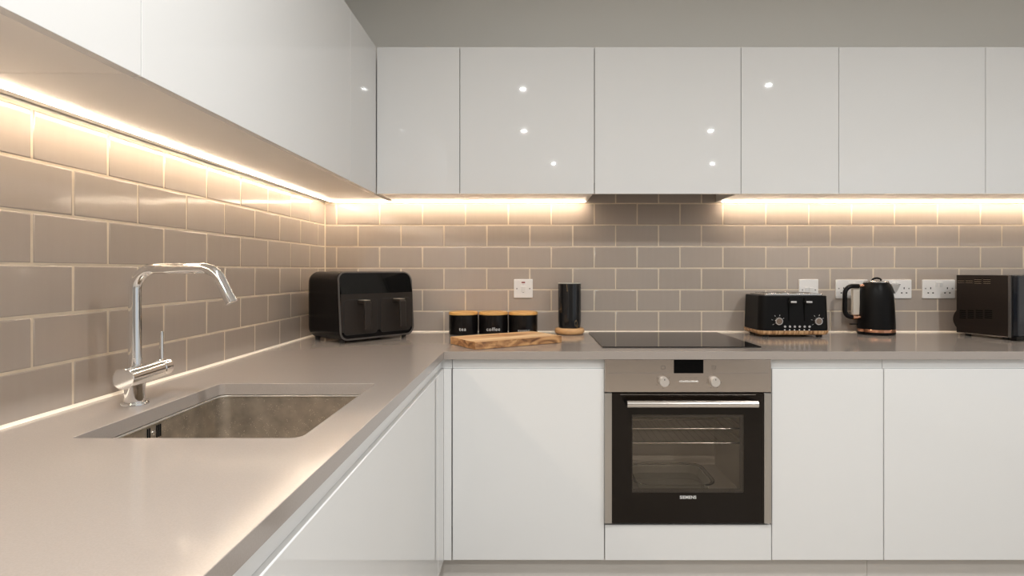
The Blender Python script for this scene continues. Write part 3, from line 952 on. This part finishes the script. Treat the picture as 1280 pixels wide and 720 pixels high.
for kx, ky in ((829.0, 476.6), (892.2, 476.6)):
    x, z = O(kx, ky)
    k = MB().cyl((x, 0.0002, z), (x, -0.023, z), 0.0178, 0.0165, 40, 0.0012)
    k = k.build('control_knob', M_knob, fas)
    MB().box(x - 0.0012, x + 0.0012, -0.0236, -0.0228, z + 0.007, z + 0.0125, 0.0003).build('pointer', M_hole, k)
    ic = MB()
    for a in range(6):
        th = math.radians(90 + a * 60 if kx < 860 else 90 + a * 52)
        r = 0.0255
        ic.box(x + r * math.cos(th) - 0.0013, x + r * math.cos(th) + 0.0013, -0.0005, 0.0003, z + r * math.sin(th) - 0.0011, z + r * math.sin(th) + 0.0011)
    zi = O(0, 459.3)[1]
    o = rrect(x - 0.0068, x + 0.0068, zi - 0.006, zi + 0.006, 0.002, 3); i_ = rrect(x - 0.0058, x + 0.0058, zi - 0.005, zi + 0.005, 0.0015, 3)
    pl = plate([o, i_], 0.0002, 0.0005); xf(pl, UP)
    me = bpy.data.meshes.new('q'); pl.bm.to_mesh(me); pl.bm.free(); ic.bm.from_mesh(me); bpy.data.meshes.remove(me)
    if kx > 860:
        Mr = Matrix.Translation((x, 0, zi)) @ Matrix.Rotation(0.8, 4, 'Y')
        ic.box(-0.006, 0.006, -0.0005, 0.0003, -0.0004, 0.0004, M=Mr)
        ic.box(x - 0.006, x + 0.006, -0.0005, 0.0003, zi - 0.0135, zi - 0.0125)
    ic.build('printed_scale', M_grey_ink, fas)
x0, z0 = O(848.8, 477.6); x1, z1 = O(872.6, 475.8)
MB().box(x0, x1, -0.004, 0.0002, z0, z1, 0.0008).build('touch_bar', mat('bright_bar', (0.88, 0.86, 0.82), rough=0.2, metal=0.7), fas)
ic = MB()
for px in (851.5, 857.3, 863.2, 868.3, 870.5):
    x, z = O(px, 472.4); ic.box(x - 0.0011, x + 0.0011, -0.0005, 0.0003, z - 0.0011, z + 0.0011)
ic.build('printed_scale', M_grey_ink, fas)
# cavity behind the door
cav = MB()
ch, cw, cd = zf - 0.05, hw - 0.07, 0.42
cz0, cz1 = 0.075, zf - 0.045
cav.box(-cw - 0.01, -cw, 0.04, cd, cz0 - 0.01, cz1 + 0.01); cav.box(cw, cw + 0.01, 0.04, cd, cz0 - 0.01, cz1 + 0.01)
cav.box(-cw, cw, 0.04, cd, cz0 - 0.01, cz0); cav.box(-cw, cw, 0.04, cd, cz1, cz1 + 0.01); cav.box(-cw, cw, cd - 0.01, cd, cz0, cz1)
cav.build('oven_cavity', mat('grey_enamel', (0.62, 0.57, 0.51), rough=0.3), t)
MB().box(-hw + 0.006, -cw - 0.011, 0.026, cd, 0.01, zf, 0.0).build('casing', M_black_satin, t)
MB().box(cw + 0.011, hw - 0.006, 0.026, cd, 0.01, zf, 0.0).build('casing', M_black_satin, t)
# racks
M_wire = mat('chrome_wire', (0.75, 0.72, 0.68), rough=0.2, metal=0.9)
for zz in (O(0, 541.5)[1], O(0, 560)[1]):
    r = MB()
    for yy in (0.06, cd - 0.03): r.cyl((-cw + 0.005, yy, zz), (cw - 0.005, yy, zz), 0.0028, seg=10)
    for xx in (-cw + 0.005, cw - 0.005): r.cyl((xx, 0.06, zz), (xx, cd - 0.03, zz), 0.0028, seg=10)
    for k in range(1, 16):
        xx = -cw + 0.005 + (2 * cw - 0.01) * k / 16
        r.cyl((xx, 0.06, zz), (xx, cd - 0.03, zz), 0.0010, seg=6)
    r.build('wire_rack', M_wire, t)
# door: black glass around a clear window
x0, z0 = O(790, 616.2); x1, z1 = O(930, 518.6)
ie = 0.0118 * 2.2
door_out = rrect(-hw + 0.0255, hw - 0.0255, zb, zg, 0.001, 2)
win = rrect(x0, x1, z0, z1, 0.002, 3)
pl = plate([door_out, win], -0.022, -0.002, 0.0006); xf(pl, UP)
door = pl.build('oven_door', mat('black_door_glass', (0.010, 0.007, 0.005), rough=0.03, spec=0.25), t)
pl = plate([rrect(x0 + 0.0003, x1 - 0.0003, z0 + 0.0003, z1 - 0.0003, 0.002, 3)], -0.007, -0.0025); xf(pl, UP)
pl.build('window_pane', glass_mat('smoked_window', (0.93, 0.90, 0.86), 1.35), door)
wi = plate([rrect(x0 + 0.0003, x1 - 0.0003, z0 + 0.0003, z1 - 0.0003, 0.002, 3), rrect(x0 + 0.004, x1 - 0.0115, z0 + 0.0115, z1 - 0.011, 0.002, 3)], -0.012, -0.0095); xf(wi, UP)
wi.build('window_border', mat('screened_border', (0.055, 0.048, 0.042), rough=0.3), door)
for sx in (-1, 1):
    a, c = sorted((sx * hw, sx * (hw - 0.0252)))
    MB().box(a, c, -0.001, 0.022, zb, zg, 0.0012).build('side_strip', M_steel_v, door)
MB().box(-hw + 0.055, hw - 0.055, -0.0006, 0.0012, zg - 0.0052, zg - 0.0040).build('vent_line', M_silver, door)
hx0_, hz0 = O(783.5, 508.8, 2.01); hx1_, hz1 = O(946.6, 500.6, 2.01)
zc = (hz0 + hz1) / 2
hd = -0.050
hb = MB().loft([[(x, hd + (cc * 0.0095 if cc < 0 else cc * 0.0060), zc + ss * 0.0118) for cc, ss in [(math.cos(2 * PI * k / 24), math.sin(2 * PI * k / 24)) for k in range(24)]] for x in (hx0_, hx1_)])
hb.build('handle', mat('handle_steel', (0.78, 0.74, 0.70), rough=0.24, metal=1.0), door)
for xx in (hx0_ + 0.004, hx1_ - 0.004):
    MB().box(xx - 0.007, xx + 0.007, hd + 0.004, 0.0005, zc - 0.006, zc + 0.008, 0.002).build('handle_bracket', M_black_satin, door)
x, z = O(860, 621.7)
text('SIEMENS', 0.0152, M_white_ink, 'maker_name', door, Matrix.Translation((x, -0.0006 + 0.002 - 0.002, z)) @ UP, 0.0003, 1.05, 0.00035)

# glass dish on the oven floor rack
dz = O(0, 560)[1] + 0.0035
t = thing('baking_dish', 'clear glass baking dish on the lower rack inside the oven', 'baking dish', (oc.x, oY + 0.20, oc.z + cz0))
def dring(ins, z, r): return [(x - 0.02, y, z) for x, y in rrect(-0.15 + ins, 0.15 - ins, -0.125 + ins, 0.12 - ins, r, 8)]
g_ = MB().loft([dring(0.02, 0.0006, 0.04), dring(0.006, 0.030, 0.05), dring(-0.004, 0.034, 0.06), dring(-0.004, 0.038, 0.06), dring(0.009, 0.035, 0.05), dring(0.0225, 0.004, 0.04)])
gm, gt, gb = node_mat('clear_dish_glass')
gb.inputs['Transmission Weight'].default_value = 1.0; gb.inputs['Roughness'].default_value = 0.02; gb.inputs['IOR'].default_value = 1.45
gb.inputs['Base Color'].default_value = (0.97, 0.99, 0.98, 1)
g_.build('dish', gm, t)
M_dish = gm

# ------------------------------------------------------------------ toaster
tx0, tx1, ty0, ty1 = 0.9864, 1.2900, YC + 2.472, YC + 2.684
t = thing('toaster', 'black four-slice toaster with wooden base band on the back worktop', 'toaster', ((tx0 + tx1) / 2, (ty0 + ty1) / 2, WT))
a, c = (tx1 - tx0) / 2, (ty1 - ty0) / 2


def tring(z, ins, r=0.034):
    return [(x, y, z) for x, y in rrect(-a + ins, a - ins, -c + ins, c - ins, r, 8)]


MB().loft([tring(0.010, 0.012, 0.03), tring(0.011, 0.008, 0.032), tring(0.014, 0.001, 0.036), tring(0.020, -0.0015, 0.038), tring(0.027, -0.0035, 0.038), tring(0.0295, -0.0025, 0.038)]).build('wooden_band', M_zebra, t, smooth=60)
MB().loft([tring(0.0298, 0.0, 0.036), tring(0.06, 0.0006, 0.036), tring(0.176, 0.0045, 0.033), tring(0.1795, 0.0065, 0.031), tring(0.1802, 0.010, 0.028)]).build('body', M_black_matt, t, smooth=60)
pl = plate([rrect(-a + 0.026, a - 0.022, -c + 0.022, c - 0.02, 0.012, 5)], 0.1803, 0.1875, 0.0012)
topo = pl.build('top_plate', M_silver, t)
for k in range(4):
    xx = -a + 0.066 + k * 0.058 + (0.006 if k > 1 else 0)
    sl_ = plate([rrect(xx - 0.013, xx + 0.013, -c + 0.034, c - 0.03, 0.004, 4)], 0.1876, 0.1880)
    sl_.build('bread_slot', M_hole, topo)
    gd = plate([rrect(xx - 0.018, xx + 0.018, -c + 0.032, c - 0.026, 0.004, 4), rrect(xx - 0.0135, xx + 0.0135, -c + 0.0345, c - 0.0305, 0.003, 4)], 0.1876, 0.1905, 0.0006)
    gd.build('slot_frame', M_silver, topo)
# front: from pixels on the plane of the front face
fx = lambda px: (px - CX) * 2.472 / F - t.location.x
fz = lambda py: CZ + (CY - py) * 2.472 / F - WT
yf = lambda z: -c - 0.0 + 0.0006 + (z - 0.06) / 0.116 * 0.0039 if z > 0.06 else -c + 0.0003
for px in (986.2, 1005.6):
    MB().box(fx(px) - 0.0020, fx(px) + 0.0020, yf(0.1) - 0.0028, yf(0.1) + 0.004, fz(401.5), fz(372.5), 0.0003).build('lever_slot', M_hole, t)
    lv = MB().box(fx(px) - 0.004, fx(px) + 0.022, -c - 0.026, -c + 0.001, fz(378.6), fz(376.0), 0.002)
    lv.build('lever', M_silver, t)
for px in (972.8, 1022.2):
    x, z = fx(px), fz(401.4)
    kb = MB().cyl((x, yf(z) + 0.0005, z), (x, yf(z) - 0.013, z), 0.0185, 0.0172, 40, 0.002).build('dial', M_silver, t)
    MB().cyl((x, yf(z) - 0.0128, z), (x, yf(z) - 0.0145, z), 0.0125, 0.0120, 32, 0.0006).build('dial_face', mat('bronze_face', (0.30, 0.22, 0.17), rough=0.25, metal=0.9), kb)
    tk = MB()
    for q in range(5):
        th = math.radians(215 - q * 47)
        tk.box(-0.003, 0.003, -0.0006, 0.0012, -0.0005, 0.0005, M=Matrix.Translation((x + 0.0255 * math.cos(th), yf(z), z + 0.0255 * math.sin(th))) @ Matrix.Rotation(-th, 4, 'Y'))
    tk.build('dial_marks', M_white_ink, t)
for q in range(6):
    px = 980.9 + q * 6.12
    x, z = fx(px), fz(408.2)
    MB().cyl((x, yf(z) + 0.0004, z), (x, yf(z) - 0.0045, z), 0.0062, 0.0056, 24, 0.0008).build('button', M_silver, t)
    MB().box(x - 0.0028, x + 0.0028, -c - 0.0004, -c + 0.001, fz(413.0), fz(411.8)).build('button_mark', M_white_ink, t)
for sx in (-1, 1):
    for sy in (-1, 1):
        MB().cyl((sx * (a - 0.035), sy * (c - 0.035), 0.0003), (sx * (a - 0.035), sy * (c - 0.035), 0.0115), 0.012, 0.014, 20).build('foot', M_black_rubber, t)

# ------------------------------------------------------------------ kettle
X = (1095.3 - CX) * 2.609 / F
kd = 2.609
t = thing('kettle', 'matt black jug kettle with rose gold band, right of the toaster', 'kettle', (X, YC + kd, WT))
KX = lambda px: (px - CX) * kd / F - X
KZ = lambda py: CZ + (CY - py) * kd / F - WT
MB().lathe([(0.070, 0.0004), (0.0755, 0.002), (0.0765, 0.008), (0.0762, 0.0125)], 64).build('power_base', M_black_satin, t)
MB().lathe([(0.0755, 0.0128), (0.0768, 0.0135), (0.0768, 0.0245), (0.0758, 0.0255)], 64).build('rose_gold_band', M_copper, t)
prof = [(0.0758, 0.0257), (0.0756, 0.04), (0.0745, 0.07), (0.0730, 0.105), (0.0712, 0.14), (0.0690, 0.17), (0.0655, 0.195), (0.061, 0.212), (0.055, 0.225), (0.0505, 0.234)]
MB().lathe(prof, 64).build('body', M_black_matt, t, smooth=60)
MB().lathe([(0.0503, 0.2343), (0.0505, 0.2385), (0.048, 0.2410), (0.030, 0.2425), (0.012, 0.243)], 64).build('lid', M_silver, t)
lk = [(0.020 * math.cos(PI * k / 10) + 0.002, 0, 0.243 + 0.011 * math.sin(PI * k / 10)) for k in range(11)]
MB().tube(lk, 0.0045, 12).build('lid_knob', M_black_satin, t)
# handle on the left
hp = fillet([(KX(1073.5), 0, KZ(357.6)), (KX(1056.3), 0, KZ(357.6)), (KX(1055.8), 0, KZ(396.4)), (KX(1069.5), 0, KZ(396.4))], [0.035, 0.032], 10)
MB().tube(hp[0:1] + hp[1:], 0.0098, 20).build('handle', M_black_satin, t, smooth=60)
MB().tube([(KX(1072.0), 0, KZ(357.6)), (KX(1081.5), 0, KZ(357.6))], 0.0072, 20).build('handle_ferrule', M_copper, t)
MB().tube([(KX(1065.5), 0, KZ(396.4)), (KX(1075), 0, KZ(396.4))], 0.0108, 20).build('handle_ferrule', M_copper, t)
MB().box(KX(1067.5), KX(1076), 0.006, 0.028, KZ(393.5), KZ(359.8), 0.003).build('water_gauge', mat('pale_gauge', (0.62, 0.56, 0.48), rough=0.25), t)
MB().box(KX(1062.5), KX(1072), -0.006, 0.006, KZ(405.8), KZ(404.3), 0.0008).build('power_switch', M_black_satin, t)
# spout: a wedge pouring to the right
sp = MB()
A = [(KX(1107.2), 0.019, KZ(354.9)), (KX(1107.2), -0.019, KZ(354.9)), (KX(1113.5), -0.010, KZ(366.5)), (KX(1113.5), 0.010, KZ(366.5))]
B = [(KX(1120.8), 0.006, KZ(355.6)), (KX(1120.8), -0.006, KZ(355.6)), (KX(1117.0), -0.003, KZ(364.0)), (KX(1117.0), 0.003, KZ(364.0))]
A = [(x, y - 0.022, z) for x, y, z in A]; B = [(x, y - 0.022, z) for x, y, z in B]
sp.loft([A, B])
sp.build('spout', mat('bright_spout_steel', (0.80, 0.77, 0.73), rough=0.3, metal=0.45), t)
eb = MB().tube([B[0], Vector((KX(1121.0), -0.022, KZ(355.4))), B[1]], 0.0012, 8); eb.build('spout_lip', M_black_satin, t)


# ------------------------------------------------------------------ sockets and switches
def faceplate(name, label, cat, px0, px1, py0, py1, group=None):
    p = P((px0 + px1) / 2, (py0 + py1) / 2, 2.698)
    t = thing(name, label, cat, (p.x, -0.0003, p.z), 0, group)
    hw_ = (px1 - px0) / 2 * 2.698 / F; hh = (py1 - py0) / 2 * 2.698 / F
    pl = plate([rrect(-hw_, hw_, -hh, hh, 0.004, 5)], 0, 0.009, 0.0022, 3); xf(pl, UP)
    pl.build('face_plate', M_white_plastic, t, smooth=60)
    return t, hw_, hh


def rocker(t, x, z, w_, h_, m=None):
    Mr = Matrix.Translation((x, -0.0098, z)) @ Matrix.Rotation(math.radians(6), 4, 'X')
    MB().box(-w_, w_, -0.003, 0.003, -h_, h_, 0.001, M=Mr).build('rocker', m or M_rocker, t)


def screws(t, xs, z=0):
    for x in xs:
        MB().cyl((x, -0.0088, z), (x, -0.0096, z), 0.0034, seg=16).build('screw', M_screw, t)


def double_socket(label, px0, px1):
    t, hw_, hh = faceplate('double_socket', label, 'socket', px0, px1, 349.6, 373.1, 'white double sockets')
    for sx in (-1, 1):
        rocker(t, sx * 0.0095, 0.021, 0.0072, 0.011)
        xc = sx * 0.039
        for hx, hz_, w_, h_ in ((0, 0.0045, 0.0022, 0.0045), (-0.0112, -0.0175, 0.0036, 0.0026), (0.0112, -0.0175, 0.0036, 0.0026)):
            MB().box(xc + hx - w_, xc + hx + w_, -0.0094, -0.008, hz_ - h_, hz_ + h_).build('pin_hole', M_hole, t)
    screws(t, (-hw_ + 0.013, hw_ - 0.013), 0.003)
    return t


double_socket('white double socket partly behind the kettle handle', 1043.8, 1083.6)
double_socket('white double socket showing past the kettle spout', 1098.2, 1138.0)
double_socket('white double socket on bare tiles beside the microwave', 1151.8, 1192.2)
t, hw_, hh = faceplate('cooker_switch', 'white single switch with small red indicator above the tins', 'switch', 642.4, 665.9, 348.9, 372.4)
rocker(t, 0, -0.002, 0.0105, 0.0135)
MB().box(-0.0085, 0.0085, -0.0102, -0.0088, 0.0255, 0.0315, 0.0005).build('indicator', M_neon, t)
screws(t, (-0.0300, 0.0300), 0)
MB().box(-0.0045, 0.0045, -0.0095, -0.0088, -0.0195, -0.0175).build('mark', M_screw, t)
MB().box(-0.0045, 0.0045, -0.0095, -0.0088, 0.0175, 0.0185).build('mark', M_screw, t)
t, hw_, hh = faceplate('twin_switch', 'white single plate with two switches behind the toaster', 'switch', 998.0, 1021.8, 349.0, 372.6)
rocker(t, -0.0105, -0.008, 0.0088, 0.0135); rocker(t, 0.0105, -0.008, 0.0088, 0.0135)
screws(t, (-0.0300, 0.0300), -0.006)

# ------------------------------------------------------------------ microwave
ma = P(1195.5, 400, 2.57); mb_ = P(1261.0, 400, 2.368)
side = Vector((mb_.x - ma.x, mb_.y - ma.y, 0)); SL = side.length
rz = math.atan2(side.y, side.x) + PI / 2           # local -y = along the side towards the viewer
t = thing('microwave', 'black microwave turned slightly, cut off at the right edge beside the sockets', 'microwave', (ma.x, ma.y, WT), rz)
MZ0, MZ1 = 0.013, CZ - 0.0185 - WT
MW = 0.455
M_mw = mat('dark_brown_black_steel', (0.014, 0.009, 0.007), rough=0.38, spec=0.3)
MB().box(0, MW, -SL + 0.004, 0.0, MZ0, MZ1, 0.0015).build('case', M_mw, t)
MB().box(-0.0004, MW + 0.0004, -SL + 0.0035, -0.006, MZ0 - 0.0015, MZ0 + 0.002, 0.0005).build('lower_edge', M_silver, t)
bl = []
for k in range(13):
    s_ = k / 12; q = math.sin(PI * s_)
    bl.append([(0.02, 0.001, MZ0 + 0.008 + s_ * 0.10), (0.02, 0.001 + 0.028 * q ** 0.8 + 0.0005, MZ0 + 0.008 + s_ * 0.10), (0.24, 0.001 + 0.028 * q ** 0.8 + 0.0005, MZ0 + 0.008 + s_ * 0.10), (0.24, 0.001, MZ0 + 0.008 + s_ * 0.10)])
bu = MB().loft(bl)
bu.build('rear_bulge', M_mw, t, smooth=60)
# side vents: pixel columns measured on the side face
def sy(px):                      # px on the side face -> local y
    lo, hi = 0.0, -SL
    for _ in range(40):
        m_ = (lo + hi) / 2
        wx = ma.x + side.x * (-m_ / SL); wd = 2.57 + (2.368 - 2.57) * (-m_ / SL)
        if CX + wx * F / wd < px: lo = m_
        else: hi = m_
    return (lo + hi) / 2


def szz(py, y_):
    wd = 2.57 + (2.368 - 2.57) * (-y_ / SL)
    return CZ + (CY - py) * wd / F - WT


M_slot_lit = mat('lit_vent_edge', (0.45, 0.36, 0.27), rough=0.4, metal=0.6)  # pale colour paints the light caught along the upper slits
for (a_, b_2, n_) in ((1197.2, 1205.5, 2), (1207.2, 1215.8, 2), (1218.2, 1226.6, 3), (1229.4, 1238.2, 3)):
    ya, yb = sy(a_), sy(b_2)
    vt = MB(); vl_ = MB()
    for j in range(n_):
        py = 352.6 - (n_ - 1 - j) * 2.3 + (0.8 if n_ == 3 else 0)
        z_ = szz(py, (ya + yb) / 2)
        vt.box(-0.0006, 0.001, yb, ya, z_ - 0.0022, z_ + 0.0022, 0.0)
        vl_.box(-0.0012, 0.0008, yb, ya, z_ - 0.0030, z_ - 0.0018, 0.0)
    vt.build('vent', M_hole, t); vl_.build('vent_light', M_slot_lit, t)
for (a_, b_2) in ((1199.5, 1207.3), (1209.8, 1217.3), (1220.0, 1228.5), (1231.0, 1240.2)):
    ya, yb = sy(a_), sy(b_2)
    vt = MB()
    for j in range(5):
        z_ = szz(388.2 + j * 2.3, (ya + yb) / 2)
        vt.box(-0.0010, 0.001, yb, ya, z_ - 0.0019, z_ + 0.0019, 0.0)
    vt.build('vent', M_hole, t)
# front frame and door
MB().box(-0.0005, MW + 0.0005, -SL - 0.008, -SL + 0.0035, MZ0 - 0.001, MZ1 + 0.0015, 0.0018).build('front_frame', mat('dark_silver', (0.16, 0.15, 0.145), rough=0.3, metal=0.7), t)
dr = MB().box(0.004, MW - 0.09, -SL - 0.034, -SL - 0.011, MZ0 + 0.006, MZ1 - 0.001, 0.004, 3).build('door', mat('blue_black_gloss', (0.014, 0.017, 0.023), rough=0.12, spec=0.7), t)
MB().box(-0.0, MW, -SL - 0.030, -SL - 0.0085, MZ0 - 0.010, MZ0 + 0.005, 0.002).build('lower_lip', M_black_satin, t)
MB().box(MW - 0.088, MW - 0.001, -SL - 0.032, -SL - 0.0085, MZ0 + 0.006, MZ1 - 0.001, 0.003).build('control_panel', M_black_satin, t)
text('B', 0.020, M_white_ink, 'door_letter', dr, Matrix.Translation((0.056, -SL - 0.0345, 0.042)) @ UP, 0.0003, 1.0, 0.0004)
for fx_, fy_ in ((0.03, -0.03), (0.03, -SL + 0.03), (MW - 0.03, -0.03), (MW - 0.03, -SL + 0.03)):
    MB().cyl((fx_, fy_, 0.0003), (fx_, fy_, MZ0 + 0.0005), 0.011, 0.013, 18).build('foot', M_black_rubber, t)
